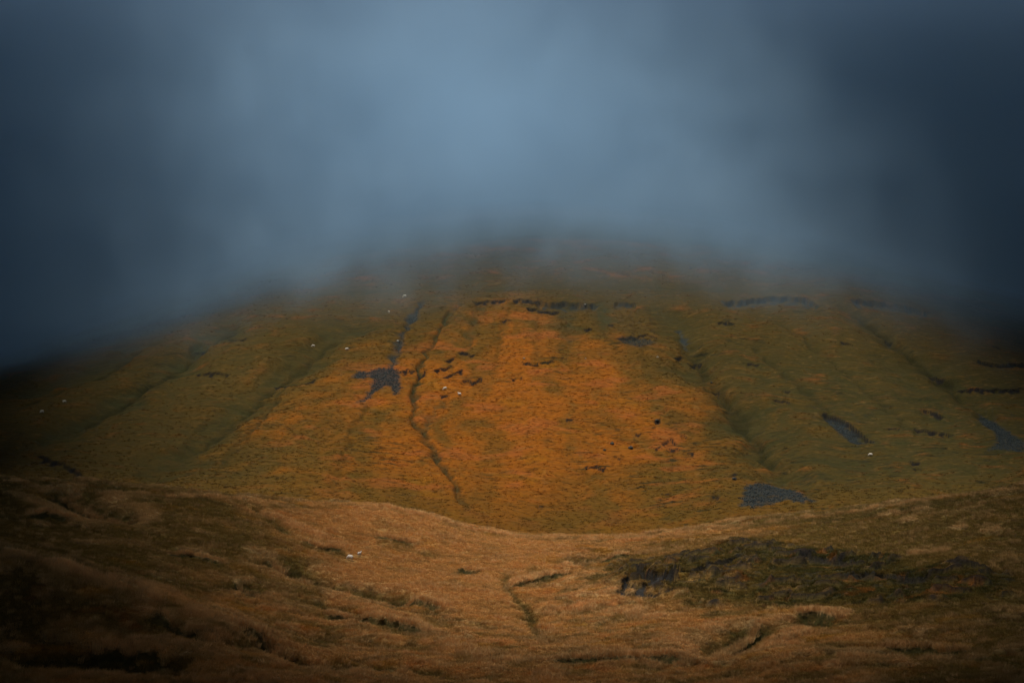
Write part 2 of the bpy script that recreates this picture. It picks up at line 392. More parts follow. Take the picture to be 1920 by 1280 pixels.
M_FRINGE = [   # tall pale grass standing along edges: polyline, half width m
    ([(635,1100),(680,1105),(735,1112),(790,1124),(842,1136)], 1.0), ([(600,1148),(660,1156),(720,1164),(770,1176),(800,1190)], 1.2),
    ([(1180,1014),(1260,1002),(1330,992),(1400,982),(1480,972),(1560,965)], 1.0), ([(1080,1014),(1200,1002),(1300,990),(1390,974)], 1.2),
    ([(700,946),(800,969),(900,995),(1000,1008),(1080,1012)], 1.8), ([(110,920),(200,924),(300,928),(420,936),(500,944),(560,952)], 0.9),
    ([(0,1036),(150,1077),(300,1121),(430,1166),(560,1226)], 2.6), ([(1010,1150),(1100,1140),(1180,1148),(1240,1162)], 2.0),
    ([(960,1096),(1010,1080),(1070,1072)], 1.6), ([(1040,1245),(1120,1236),(1220,1240),(1300,1250)], 1.6), ([(1700,1038),(1740,1034),(1780,1032)], 1.5),
    ([(800,1190),(860,1215),(930,1235),(1010,1250)], 2.4), ([(480,955),(560,990),(650,1030)], 2.0), ([(1560,965),(1700,945),(1860,924)], 1.3),
    ([(1360,1230),(1420,1210),(1500,1200)], 2.0), ([(1560,1245),(1700,1240),(1800,1238)], 2.0), ([(560,1230),(620,1250),(700,1262)], 1.6),
]
m_gully = [(gpoly(p), wd, dp, c, s) for p, wd, dp, c, s in M_GULLY]
m_bank = [(gpoly(p), hh) for p, hh in M_BANK]
m_fringe = [(gpoly(p), wd) for p, wd in M_FRINGE]
HAG = gpoly([(1158,1108),(1165,1092),(1195,1078),(1240,1076),(1265,1090),(1268,1108),(1235,1122),(1190,1124),(1160,1122)])
HUMMOCKS = [(ground_at(1196, 1087), 1.9, 1.5), (ground_at(1238, 1113), 3.2, 1.6), (ground_at(1182, 1112), 1.1, 1.3)]
SMOOTH = gpoly([(490,956),(600,952),(700,948),(800,972),(900,998),(1000,1011),(1080,1016),(1000,1075),(1005,1185),(860,1150),(720,1104),(600,1060),(540,1010)])
SHADED_FLANK = gpoly([(0,925),(130,925),(300,934),(450,948),(540,1020),(620,1088),(560,1135),(440,1110),(300,1080),(150,1050),(0,1010)])  # olive here paints the mound's shaded left side into the colour
RIGHT_BANK = gpoly([(1130,1040),(1300,1012),(1500,990),(1700,965),(1915,940),(1915,1130),(1600,1140),(1300,1150),(1250,1120),(1150,1080)])
BROKEN = gpoly([(1120,1060),(1250,1045),(1400,1015),(1560,1030),(1700,1050),(1860,1080),(1900,1120),(1760,1135),(1600,1135),(1450,1145),(1300,1140),(1250,1120),(1150,1090)])
brc = BROKEN.mean(0)

def moor_fields(x, y):
    z = base(x, y)
    wx = x + 3 * perlin(x / 11, y / 11, 103); wy = y + 3 * perlin(x / 9, y / 13, 104)
    vis = sstep(375, 362, y)
    smooth = poly_soft(x, y, SMOOTH, 7.0)
    z = z + 1.2 * vis * (1 - 0.5 * smooth) * fbm(x / 26, y / 20, 111, 3) + 0.42 * vis * (1 - 0.75 * smooth) * fbm(wx / 7, wy / 4.5, 121, 3)
    lf = sstep(14, -8, x)
    streak = lf * fbm((0.75 * wx - 0.66 * wy) / 4.2, (0.66 * wx + 0.75 * wy) / 1.4, 131, 2) + (1 - lf) * fbm(wx / 4.2, (wy - 0.22 * wx) / 1.5, 132, 2)
    def ledges(a, b, period, length, seed, cover):
        """rise = how high the turf stands, face = its broken front (a runs along the ledge, b away from the viewer)"""
        ph = b / period + 0.9 * fbm(a / length, b / length, seed, 2)
        f = ph - np.floor(ph); row = np.floor(ph)
        amp = sstep(cover, cover + 0.28, perlin(a / (length * 0.8) + row * 3.7, row * 1.9, seed + 5))
        return amp * (1 - f) * sstep(0, 0.05, f), amp * sstep(0, 0.04, f) * sstep(0.26, 0.10, f)
    r1, f1 = ledges(0.75 * wx - 0.66 * wy, 0.66 * wx + 0.75 * wy, 7.0, 11.0, 501, 0.16)
    r2, f2 = ledges(wx, wy - 0.2 * wx, 7.5, 11.0, 511, 0.2)
    rise = lf * r1 + (1 - lf) * r2; face = lf * f1 + (1 - lf) * f2
    z = z + vis * 0.75 * rise * (1 - 0.8 * smooth); face = face * (1 - 0.7 * smooth)
    z = z + vis * (0.12 * streak + 0.08 * fbm(x / 0.9, y / 0.9, 135, 2))
    br = sstep(0.34, 0.70, poly_soft(x, y, BROKEN, 10.0) + 0.42 * fbm(x / 11, y / 7, 143, 3))
    # peat hags: broken turf rising in steps with bare dark fronts
    r3, f3 = ledges(wx, wy - 0.12 * wx, 5.5, 7.0, 521, -0.12)
    r4, f4 = ledges(wx + 31, wy - 0.12 * wx + 2.0, 3.4, 4.0, 531, 0.02)
    z = z + br * (1.5 * r3 + 0.7 * r4)
    hagface = np.clip(br * 1.6, 0, 1) * np.maximum(f3, 0.8 * f4)
    rag = fbm(x / 4.0, y / 3.4, 151, 3)
    ha = sstep(0.40, 0.56, poly_soft(x, y, HAG, 3.2) + 0.34 * rag)
    hummock = np.zeros(x.shape)
    for (hx, hy), rx, ry in HUMMOCKS:
        hummock = np.maximum(hummock, sstep(1.15, 0.75, np.hypot((x - hx) / rx, (y - hy) / ry) + 0.5 * rag))
    ha = ha * (1 - hummock)
    deep = np.clip((y - HAG[:, 1].min()) / np.ptp(HAG[:, 1]), 0, 1)
    z = z - ha * (0.3 + 1.9 * deep) + 0.3 * hummock
    # colour
    n1 = fbm(x / 24, y / 18, 161, 4); n2 = fbm(wx / 9, wy / 5, 171, 3); n3 = fbm(wx / 3, wy / 1.6, 181, 3)
    c = np.broadcast_to(TAN, x.shape + (3,)).copy()
    side = np.abs((x + 2) / 46.0)  # olive and green growth, also painting the dimmer edges into the colour
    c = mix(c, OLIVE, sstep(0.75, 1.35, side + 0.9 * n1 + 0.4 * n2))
    c = mix(c, ORANGE, 0.6 * sstep(0.10, 0.35, n2))
    c = mix(c, OLIVE, 0.75 * sstep(0.04, 0.26, fbm(wx / 8, wy / 6, 193, 3)))
    c = mix(c, GREEN, 0.55 * sstep(0.16, 0.36, fbm(wx / 6, wy / 3.5, 195, 3)))
    c = mix(c, OCHRE, 0.7 * sstep(0.22, 0.42, fbm(x / 13 + 5, y / 8, 191, 3)))
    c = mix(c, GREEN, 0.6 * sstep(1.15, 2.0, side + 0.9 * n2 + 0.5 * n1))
    c = mix(c, OLIVE, 0.45 * sstep(0.05, 0.42, n3))
    c = mix(c, GREEN, 0.35 * sstep(-0.05, -0.55, streak))
    c = mix(c, TAN * 1.08, 0.6 * smooth * (1 + n3))  # tan grass, also painting this slope as the lit side of the mound
    c = mix(c, OLIVE, 0.75 * poly_soft(x, y, SHADED_FLANK, 6.0) * (0.8 + 0.9 * n2)); c = mix(c, OLIVE, 0.7 * poly_soft(x, y, RIGHT_BANK, 7.0) * (0.8 + 0.9 * n2))
    c = mix(c, GREEN, 0.6 * face * sstep(-0.4, 0.2, n3))
    c = mix(c, OLIVE, 0.65 * br * (0.8 + n1)); c = mix(c, GREEN, 0.8 * br * (0.5 + 1.5 * n2 + 1.0 * n3 + 0.5 * sstep(30, 60, x)))
    c = mix(c, ORANGE * 0.7, 0.7 * br * sstep(0.2, 0.42, n2)); c = mix(c, TAN * 0.7, 0.6 * br * np.maximum(r3 * sstep(0.5, 0.8, r3), 0))
    hagf = hagface
    c = mix(c, PEAT, 0.95 * sstep(0.02, 0.3, ha))
    c = mix(c, np.array((0.034, 0.036, 0.038)), sstep(0.75, 0.98, ha) * sstep(-0.5, 0.3, rag + 0.2))
    c = mix(c, MOSS, 0.8 * np.exp(-(((x - W(1110, 0, 196)[0]) / 8.0) ** 2 + ((y - 197) / 1.6) ** 2)))
    for poly, wd, dp, col, s in m_gully:
        k = window(x, y, poly, wd * 3.2)
        D, S, T = line_dist(x[k] + 0.8 * perlin(x[k] / 3, y[k] / 3, 107), y[k] + 0.6 * perlin(x[k] / 2, y[k] / 2, 108), poly, wd * 2.6)
        ends = sstep(0, 0.15, T) * sstep(1.0, 0.85, T)
        z[k] = z[k] - 1.5 * dp * np.exp(-(D / wd) ** 2) * ends
        c[k] = mix(c[k], col, s * np.exp(-(D / (wd * 0.9)) ** 4) * ends * (0.8 + 0.6 * n3[k]))
    fr = np.zeros(x.shape); bface = np.zeros(x.shape)
    for poly, hh in m_bank:
        k = window(x, y, poly, 12)
        jag = fbm(x[k] / 2.4, y[k] / 2.4, 117, 3)
        D, S, T = line_dist(x[k] + 1.2 * jag, y[k] + 1.8 * jag, poly, 11)
        ends = sstep(0, 0.15, T) * sstep(1.0, 0.85, T)
        sd = -S * D
        z[k] = z[k] + np.where(D < 10.9, ends * hh * (-0.75 * sstep(-0.1, 0.9, sd) * sstep(10, 2.0, sd) + 0.35 * sstep(-5, -0.4, sd) * sstep(0.9, -0.1, sd)), 0)
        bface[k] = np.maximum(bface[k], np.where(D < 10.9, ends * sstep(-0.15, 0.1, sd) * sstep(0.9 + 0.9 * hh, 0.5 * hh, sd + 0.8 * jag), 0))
        fr[k] = np.maximum(fr[k], np.where(D < 10.9, 0.8 * ends * sstep(-1.6, -0.4, sd) * sstep(0.35, 0.0, sd), 0))
    for poly, wd in m_fringe:
        k = window(x, y, poly, wd * 3.5)
        D, S, T = line_dist(x[k], y[k] + 0.8 * perlin(x[k] / 3, y[k] / 3, 109), poly, wd * 3)
        fr[k] = np.maximum(fr[k], np.exp(-(D / wd) ** 2) * sstep(0, 0.08, T) * sstep(1, 0.92, T) * sstep(-0.45, 0.2, fbm(x[k] / 3.5, y[k] / 3.5, 113, 3)))
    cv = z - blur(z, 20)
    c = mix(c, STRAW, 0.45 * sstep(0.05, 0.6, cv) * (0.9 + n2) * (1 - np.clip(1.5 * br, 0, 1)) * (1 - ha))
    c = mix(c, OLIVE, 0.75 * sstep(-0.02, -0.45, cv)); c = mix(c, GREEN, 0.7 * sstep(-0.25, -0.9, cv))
    c = mix(c, STRAW, 0.55 * fr * (1 - br))
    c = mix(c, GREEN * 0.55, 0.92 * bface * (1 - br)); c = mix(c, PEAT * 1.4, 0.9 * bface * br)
    c = mix(c, PEAT, 0.95 * hagf * (1 - ha)); c = mix(c, PEAT * 2.2, sstep(0.6, 0.95, ha))
    bare = np.maximum(ha, hagface)
    return z, c, fr, np.maximum.reduce([bare, 0.3 * face, 0.8 * bface]), br

# ------------------------------------------------------------------ materials
def new_mat(name):
    m = bpy.data.materials.new(name); m.use_nodes = True
    t = m.node_tree; t.nodes.clear()
    return m, t, (lambda k, **kw: _node(t, k, **kw)), (lambda a, b: t.links.new(a, b))
def _node(t, k, **kw):
    n = t.nodes.new(k)
    for a, v in kw.items(): setattr(n, a, v)
    return n

def ground_material(name, sx, sy, bump, stretch, turn, streak):
    m, t, N, L = new_mat(name)
    out = N('ShaderNodeOutputMaterial'); p = N('ShaderNodeBsdfPrincipled')
    p.inputs['Roughness'].default_value = 1.0; p.inputs['Specular IOR Level'].default_value = 0.05
    at = N('ShaderNodeAttribute', attribute_name='ground_colour')
    geo = N('ShaderNodeNewGeometry'); mp = N('ShaderNodeMapping')
    mp.inputs['Scale'].default_value = (sx, sy, sy)
    L(geo.outputs['Position'], mp.inputs['Vector'])
    n1 = N('ShaderNodeTexNoise'); n1.inputs['Scale'].default_value = 1.0; n1.inputs['Detail'].default_value = 5.0; n1.inputs['Roughness'].default_value = 0.65
    L(mp.outputs['Vector'], n1.inputs['Vector'])
    mr = N('ShaderNodeMapRange'); mr.inputs['From Min'].default_value = 0.28; mr.inputs['From Max'].default_value = 0.72
    mr.inputs['To Min'].default_value = 0.6; mr.inputs['To Max'].default_value = 1.4
    L(n1.outputs['Fac'], mr.inputs['Value'])
    mp2 = N('ShaderNodeMapping'); mp2.inputs['Scale'].default_value = stretch
    mp2.inputs['Rotation'].default_value = (0, 0, turn)
    L(geo.outputs['Position'], mp2.inputs['Vector'])
    n2 = N('ShaderNodeTexNoise'); n2.inputs['Scale'].default_value = 1.0; n2.inputs['Detail'].default_value = 3.0; n2.inputs['Roughness'].default_value = 0.6; n2.inputs['Distortion'].default_value = 0.4
    L(mp2.outputs['Vector'], n2.inputs['Vector'])
    ms = N('ShaderNodeMapRange'); ms.inputs['From Min'].default_value = 0.44; ms.inputs['From Max'].default_value = 0.34
    ms.inputs['To Min'].default_value = 0.0; ms.inputs['To Max'].default_value = streak
    L(n2.outputs['Fac'], ms.inputs['Value'])
    n3 = N('ShaderNodeTexNoise'); n3.inputs['Scale'].default_value = 0.045; n3.inputs['Detail'].default_value = 3.0
    L(geo.outputs['Position'], n3.inputs['Vector'])
    pt = N('ShaderNodeMapRange'); pt.inputs['From Min'].default_value = 0.43; pt.inputs['From Max'].default_value = 0.60
    pt.inputs['To Min'].default_value = 0.05; pt.inputs['To Max'].default_value = 1.0
    L(n3.outputs['Fac'], pt.inputs['Value'])
    pm = N('ShaderNodeMath', operation='MULTIPLY'); L(ms.outputs['Result'], pm.inputs[0]); L(pt.outputs['Result'], pm.inputs[1])
    pa = N('ShaderNodeMath', operation='MULTIPLY'); L(pm.outputs[0], pa.inputs[0]); L(at.outputs['Alpha'], pa.inputs[1]); pa.use_clamp = True
    dk = N('ShaderNodeMix', data_type='RGBA'); dk.inputs[7].default_value = (0.020, 0.018, 0.007, 1)     # dark rushes and moss along the steps
    L(pa.outputs[0], dk.inputs[0]); L(at.outputs['Color'], dk.inputs[6])
    mul = N('ShaderNodeVectorMath', operation='SCALE')
    L(dk.outputs[2], mul.inputs[0]); L(mr.outputs['Result'], mul.inputs['Scale'])
    L(mul.outputs['Vector'], p.inputs['Base Color'])
    b = N('ShaderNodeBump'); b.inputs['Strength'].default_value = 0.9; b.inputs['Distance'].default_value = bump
    L(n1.outputs['Fac'], b.inputs['Height']); L(b.outputs['Normal'], p.inputs['Normal'])
    L(p.outputs['BSDF'], out.inputs['Surface'])
    return m
MAT_HILL = ground_material('rough_hill_grass', 0.6, 1.9, 0.3, (0.13, 0.80, 0.25), 0.03, 1.25)
MAT_MOOR = ground_material('moor_turf', 1.3, 2.4, 0.2, (0.4, 1.2, 0.6), 0.3, 0.5)

def grass_material():
    m, t, N, L = new_mat('dry_moor_grass')
    out = N('ShaderNodeOutputMaterial')
    at = N('ShaderNodeAttribute', attribute_name='blade_colour'); at.attribute_type = 'INSTANCER'
    d = N('ShaderNodeBsdfDiffuse'); tr = N('ShaderNodeBsdfTranslucent'); mx = N('ShaderNodeMixShader')
    mx.inputs['Fac'].default_value = 0.3
    L(at.outputs['Color'], d.inputs['Color']); L(at.outputs['Color'], tr.inputs['Color'])
    L(d.outputs['BSDF'], mx.inputs[1]); L(tr.outputs['BSDF'], mx.inputs[2]); L(mx.outputs['Shader'], out.inputs['Surface'])
    return m
MAT_GRASS = grass_material()

def stone_material(name, col, var):
    m, t, N, L = new_mat(name)
    out = N('ShaderNodeOutputMaterial'); p = N('ShaderNodeBsdfPrincipled'); p.inputs['Roughness'].default_value = 0.9
    p.inputs['Specular IOR Level'].default_value = 0.2
    tc = N('ShaderNodeNewGeometry'); n = N('ShaderNodeTexNoise'); n.inputs['Scale'].default_value = 2.2; n.inputs['Detail'].default_value = 6
    L(tc.outputs['Position'], n.inputs['Vector'])
    r = N('ShaderNodeValToRGB')
    r.color_ramp.elements[0].position = 0.3; r.color_ramp.elements[1].position = 0.7
    r.color_ramp.elements[0].color = (*[v * (1 - var) for v in col], 1); r.color_ramp.elements[1].color = (*[v * (1 + var) for v in col], 1)
    L(n.outputs['Fac'], r.inputs['Fac']); L(r.outputs['Color'], p.inputs['Base Color'])
    b = N('ShaderNodeBump'); b.inputs['Distance'].default_value = 0.05; L(n.outputs['Fac'], b.inputs['Height']); L(b.outputs['Normal'], p.inputs['Normal'])
    L(p.outputs['BSDF'], out.inputs['Surface'])
    return m
MAT_SCREE = stone_material('slate_scree', (0.027, 0.034, 0.034), 0.6)
MAT_DARKROCK = stone_material('dark_lichened_rock', (0.030, 0.032, 0.030), 0.5)
MAT_PALEROCK = stone_material('pale_rock', (0.24, 0.23, 0.20), 0.3)

# ------------------------------------------------------------------ ground sheets
def spacing(parts):
    out = []
    for a, b, s in parts:
        out.append(np.linspace(a, b, max(1, int(round((b - a) / s))), endpoint=False))
    out.append(np.array([parts[-1][1]]))
    return np.concatenate(out)

def grid_mesh(name, xs, ys, z, c, mat, dash=None, kind='structure'):
    nx, ny = len(xs), len(ys)
    X, Y = np.meshgrid(xs, ys)
    co = np.empty((nx * ny, 3), np.float32); co[:, 0] = X.ravel(); co[:, 1] = Y.ravel(); co[:, 2] = z.ravel()
    i = np.arange(nx - 1)[None, :] + np.arange(ny - 1)[:, None] * nx
    q = np.stack([i, i + 1, i + 1 + nx, i + nx], -1).reshape(-1, 4).astype(np.int32)
    me = bpy.data.meshes.new(name)
    me.vertices.add(nx * ny); me.vertices.foreach_set('co', co.ravel())
    me.loops.add(q.size); me.loops.foreach_set('vertex_index', q.ravel())
    me.polygons.add(len(q)); me.polygons.foreach_set('loop_start', np.arange(0, q.size, 4, dtype=np.int32))
    me.polygons.foreach_set('use_smooth', np.ones(len(q), bool))
    me.update(calc_edges=True)
    at = me.attributes.new('ground_colour', 'FLOAT_COLOR', 'POINT')
    rgba = np.ones((nx * ny, 4), np.float32); rgba[:, :3] = c.reshape(-1, 3)
    if dash is not None: rgba[:, 3] = dash.ravel()          # how strongly rushes line the steps there
    at.data.foreach_set('color', rgba.ravel())
    me.materials.append(mat)
    o = bpy.data.objects.new(name, me); COL.objects.link(o); o['kind'] = kind
    return o

SEAM = 395.0
mx_ = spacing([(-640, -130, 6.0), (-130, 130, 0.32), (130, 640, 6.0)])
my_ = spacing([(-80, 150, 4.0), (150, 368, 0.32), (368, SEAM, 1.5)])
MX, MY = np.meshgrid(mx_, my_)
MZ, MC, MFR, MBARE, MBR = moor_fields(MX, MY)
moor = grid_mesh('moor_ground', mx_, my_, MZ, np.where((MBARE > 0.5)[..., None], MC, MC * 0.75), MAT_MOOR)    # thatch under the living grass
hx_ = spacing([(-640, -260, 8.0), (-260, 260, 0.55), (260, 640, 8.0)])
hy_ = spacing([(SEAM, 436, 2.0), (436, 640, 0.42), (640, 720, 0.8), (720, 1160, 8.0)])
HX, HY = np.meshgrid(hx_, hy_)
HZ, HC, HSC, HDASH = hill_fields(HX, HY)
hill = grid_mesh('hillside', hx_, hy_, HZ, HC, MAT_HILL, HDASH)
# open country beyond, out to the horizon
def far_plain():
    bm = bmesh.new()
    R0, R1 = (-640, 640, -80, 1160), 9000
    inner = [(R0[0], R0[2]), (R0[1], R0[2]), (R0[1], R0[3]), (R0[0], R0[3])]
    vi, vo = [], []
    N = 40
    for k in range(4):
        a = inner[k]; b = inner[(k + 1) % 4]
        for j in range(N):
            t = j / N; px = a[0] + (b[0] - a[0]) * t; py = a[1] + (b[1] - a[1]) * t
            zz = float(base(np.array([px]), np.array([py]))[0])
            vi.append(bm.verts.new((px, py, zz - 0.3)))
            dx, dy = px, py - 540; s = R1 / max(abs(dx), abs(dy))
            vo.append(bm.verts.new((dx * s, 540 + dy * s, -60)))
    n = len(vi)
    for k in range(n):
        bm.faces.new((vi[k], vo[k], vo[(k + 1) % n], vi[(k + 1) % n]))
    bmesh.ops.recalc_face_normals(bm, faces=bm.faces)
    me = bpy.data.meshes.new('open_terrain'); bm.to_mesh(me); bm.free()
    at = me.attributes.new('ground_colour', 'FLOAT_COLOR', 'POINT')
    at.data.foreach_set('color', np.tile(np.r_[OLIVE, 1.0], len(me.vertices)).astype(np.float32))
    me.materials.append(MAT_HILL)
    o = bpy.data.objects.new('terrain', me); COL.objects.link(o); o['kind'] = 'structure'
far_plain()

def sample_grid(xs, ys, T, x, y):
    ix = np.clip(np.searchsorted(xs, x) - 1, 0, len(xs) - 2); iy = np.clip(np.searchsorted(ys, y) - 1, 0, len(ys) - 2)
    u = (x - xs[ix]) / (xs[ix + 1] - xs[ix]); v = (y - ys[iy]) / (ys[iy + 1] - ys[iy])
    if T.ndim == 3: u = u[:, None]; v = v[:, None]
    return (T[iy, ix] * (1 - u) + T[iy, ix + 1] * u) * (1 - v) + (T[iy + 1, ix] * (1 - u) + T[iy + 1, ix + 1] * u) * v

def surf(x, y):
    """true height of the ground at one spot"""
    if y < SEAM: return float(sample_grid(mx_, my_, MZ, np.array([x]), np.array([y]))[0])
    return float(sample_grid(hx_, hy_, HZ, np.array([x]), np.array([y]))[0])

def see(px, py, far=False):
    """spot on the finished ground seen in that direction"""
    ys = np.arange(432 if far else 152, 718 if far else 368, 0.15)
    xs = (px - 960) / F * ys; zs = -(py - 640) / F * ys
    g = sample_grid(hx_, hy_, HZ, xs, ys) if far else sample_grid(mx_, my_, MZ, xs, ys)
    hit = np.nonzero(zs < g)[0]
    i = hit[0] if len(hit) else len(ys) - 1
    return Vector((xs[i], ys[i], g[i]))

# ------------------------------------------------------------------ low cloud lying on the hill (one closed box of air)
def haze():
    x0, x1, y0, y1, z0, z1 = -620, 620, -70, 1150, -90, 300
    bm = bmesh.new()
    bmesh.ops.create_cube(bm, size=1.0)
    for v in bm.verts:
        v.co = Vector(((x0 + x1) / 2 + v.co.x * (x1 - x0), (y0 + y1) / 2 + v.co.y * (y1 - y0), (z0 + z1) / 2 + v.co.z * (z1 - z0)))
    me = bpy.data.meshes.new('haze'); bm.to_mesh(me); bm.free()
    o = bpy.data.objects.new('haze', me); COL.objects.link(o); o['kind'] = 'stuff'
    o['label'] = 'blue grey low cloud hanging over the hilltop'; o['category'] = 'mist'
    m, t, N, L = new_mat('low_cloud')
    out = N('ShaderNodeOutputMaterial'); pv = N('ShaderNodeVolumePrincipled')
    pv.inputs['Color'].default_value = (0.54, 0.785, 0.99, 1)
    pv.inputs['Anisotropy'].default_value = 0.0
    geo = N('ShaderNodeNewGeometry'); sep = N('ShaderNodeSeparateXYZ'); L(geo.outputs['Position'], sep.inputs[0])
    def M(op, a, b=None, c=None):
        n = N('ShaderNodeMath', operation=op)
        for i, v in enumerate((a, b, c)):
            if v is None: continue
            if isinstance(v, (int, float)): n.inputs[i].default_value = v
            else: L(v, n.inputs[i])
        return n.outputs[0]
    X, Y, Z = sep.outputs
    dx = M('SUBTRACT', X, 32.0)
    wrap = M('MULTIPLY', M('MULTIPLY', dx, dx), 0.00085)             # the bank wraps round the shoulders of the hill
    front = M('ADD', M('SUBTRACT', Y, 588.0), M('MULTIPLY', M('SUBTRACT', Z, 30.0), -0.22))
    def cloud_noise(sx, sy, sz, det, amp):
        mpn = N('ShaderNodeMapping'); mpn.inputs['Scale'].default_value = (1 / sx, 1 / sy, 1 / sz)
        L(geo.outputs['Position'], mpn.inputs['Vector'])
        nz = N('ShaderNodeTexNoise'); nz.inputs['Scale'].default_value = 1.0; nz.inputs['Detail'].default_value = det; nz.inputs['Roughness'].default_value = 0.58
        L(mpn.outputs['Vector'], nz.inputs['Vector'])
        return M('MULTIPLY', M('SUBTRACT', nz.outputs['Fac'], 0.5), amp)
    u = M('ADD', M('ADD', M('ADD', front, wrap), cloud_noise(70, 90, 44, 3.0, 78.0)), cloud_noise(20, 40, 26, 2.5, 66.0))
    mr = N('ShaderNodeMapRange'); mr.interpolation_type = 'SMOOTHSTEP'
    mr.inputs['From Min'].default_value = 0.0; mr.inputs['From Max'].default_value = 205.0
    mr.inputs['To Min'].default_value = 0.0; mr.inputs['To Max'].default_value = 0.020
    L(u, mr.inputs['Value'])
    topf = N('ShaderNodeMapRange'); topf.interpolation_type = 'SMOOTHSTEP'          # and thins upwards
    topf.inputs['From Min'].default_value = 90.0; topf.inputs['From Max'].default_value = 240.0
    topf.inputs['To Min'].default_value = 1.0; topf.inputs['To Max'].default_value = 0.12
    L(Z, topf.inputs['Value'])
    dens = M('ADD', M('MULTIPLY', mr.outputs['Result'], topf.outputs['Result']), 0.00001)
    L(dens, pv.inputs['Density'])
    L(pv.outputs['Volume'], out.inputs['Volume'])
    me.materials.append(m)
    m.cycles.homogeneous_volume = False
    try: m.cycles.volume_step_rate = 0.9
    except Exception: pass
haze()

# ------------------------------------------------------------------ cloud cover added out of view to shape the sunlight
CLOUD_Z = 640.0
def added_clouds():
    S = 24.0
    xs = np.arange(-2600, 2601, S); ys = np.arange(-2200, 2201, S)
    X, Y = np.meshgrid(xs, ys)
    # gap shaped to pool sunlight on the hill face and dim its edges
    k = (CLOUD_Z + 20) / SUN_DIR.z
    gx, gy = 18 + SUN_DIR.x * k, 500 + SUN_DIR.y * k
    xr = 72 + 96 * sstep(-290, 20, Y - gy)
    e = np.hypot((X - gx) / xr, (Y - gy) / 350.0) + 0.22 * fbm(X / 150, Y / 150, 301, 3)
    t = sstep(0.86, 1.5, e)
    n = fbm(X / 520, Y / 520, 311, 4)
    far_open = sstep(0.30, 0.18, n) + sstep(620, 480, np.hypot(X - gx, Y - gy))
    t = t * np.clip(far_open, 0, 1)
    lump = 0.6 + 0.55 * fbm(X / 160, Y / 160, 321, 4)
    th = t * lump * 150
    top = CLOUD_Z + 0.75 * th; bot = CLOUD_Z - 0.25 * th
    keep = th > 2.0
    nx, ny = len(xs), len(ys)
    idx = np.arange(nx * ny).reshape(ny, nx)
    q = np.stack([idx[:-1, :-1], idx[:-1, 1:], idx[1:, 1:], idx[1:, :-1]], -1)
    kf = keep[:-1, :-1] & keep[:-1, 1:] & keep[1:, 1:] & keep[1:, :-1]
    q = q[kf]
    N_ = nx * ny
    co = np.concatenate([np.stack([X, Y, top], -1).reshape(-1, 3), np.stack([X, Y, bot], -1).reshape(-1, 3)])
    faces = np.concatenate([q, q[:, ::-1] + N_])
    used = np.unique(faces); remap = np.full(2 * N_, -1); remap[used] = np.arange(len(used))
    me = bpy.data.meshes.new('added_clouds'); me.from_pydata(co[used].tolist(), [], remap[faces].tolist())
    bm = bmesh.new(); bm.from_mesh(me)
    # close the rim between top and underside
    n_top = int((used < N_).sum()); bm.verts.ensure_lookup_table()
    pair = {}
    for i, u in enumerate(used):
        pair[int(u)] = i
    rim = [ed for ed in bm.edges if len(ed.link_faces) == 1 and ed.verts[0].index < n_top and ed.verts[1].index < n_top]
    for ed in rim:
        a, b = ed.verts
        la, lb = pair[int(used[a.index]) + N_], pair[int(used[b.index]) + N_]
        try: bm.faces.new((a, b, bm.verts[lb], bm.verts[la]))
        except ValueError: pass
    bmesh.ops.recalc_face_normals(bm, faces=bm.faces)
    for f in bm.faces: f.smooth = True
    bm.to_mesh(me); bm.free()
    m, t_, N, L = new_mat('added_cloud_white')
    out = N('ShaderNodeOutputMaterial'); d = N('ShaderNodeBsdfDiffuse'); d.inputs['Color'].default_value = (0.8, 0.82, 0.85, 1)
    L(d.outputs['BSDF'], out.inputs['Surface'])
    me.materials.append(m)
    o = bpy.data.objects.new('added_clouds', me); COL.objects.link(o); o['kind'] = 'stuff'
    o['label'] = 'added cloud cover out of view, with a gap shaped for the sunlight'; o['category'] = 'added_clouds'
added_clouds()

# ------------------------------------------------------------------ sheep
def remesh_points(prims, voxel):
    """prims: (kind, ...) blobs and tapered tubes merged into one continuous skin"""
    bm = bmesh.new()
    for p in prims:
        if p[0] == 'blob':
            _, c, r, rot = p
            bmm = bmesh.ops.create_icosphere(bm, subdivisions=3, radius=1.0)
            for v in bmm['verts']:
                q = Vector((v.co.x * r[0], v.co.y * r[1], v.co.z * r[2]))
                q.rotate(__import__('mathutils').Euler(rot)); v.co = q + Vector(c)
        else:
            _, pts, rad = p
            prev = None; K = 10
            pts = [Vector(a) for a in pts]
            for i, a in enumerate(pts):
                d = (pts[min(i + 1, len(pts) - 1)] - pts[max(i - 1, 0)]).normalized()
                s = d.orthogonal().normalized(); u = d.cross(s)
                ring = [bm.verts.new(a + rad[i] * (math.cos(2 * math.pi * k / K) * s + math.sin(2 * math.pi * k / K) * u)) for k in range(K)]
                if prev:
                    for k in range(K): bm.faces.new((prev[k], prev[(k + 1) % K], ring[(k + 1) % K], ring[k]))
                else: bm.faces.new(ring[::-1])
                prev = ring
            bm.faces.new(prev)
    bmesh.ops.recalc_face_normals(bm, faces=bm.faces)
    me = bpy.data.meshes.new('tmp'); bm.to_mesh(me); bm.free()
    o = bpy.data.objects.new('tmp', me); COL.objects.link(o)
    md = o.modifiers.new('r', 'REMESH'); md.mode = 'VOXEL'; md.voxel_size = voxel; md.use_smooth_shade = True
    sm = o.modifiers.new('s', 'SMOOTH'); sm.iterations = 2; sm.factor = 0.5
    dg = bpy.context.evaluated_depsgraph_get()
    out = bpy.data.meshes.new_from_object(o.evaluated_get(dg))
    bpy.data.objects.remove(o); bpy.data.meshes.remove(me)
    return out

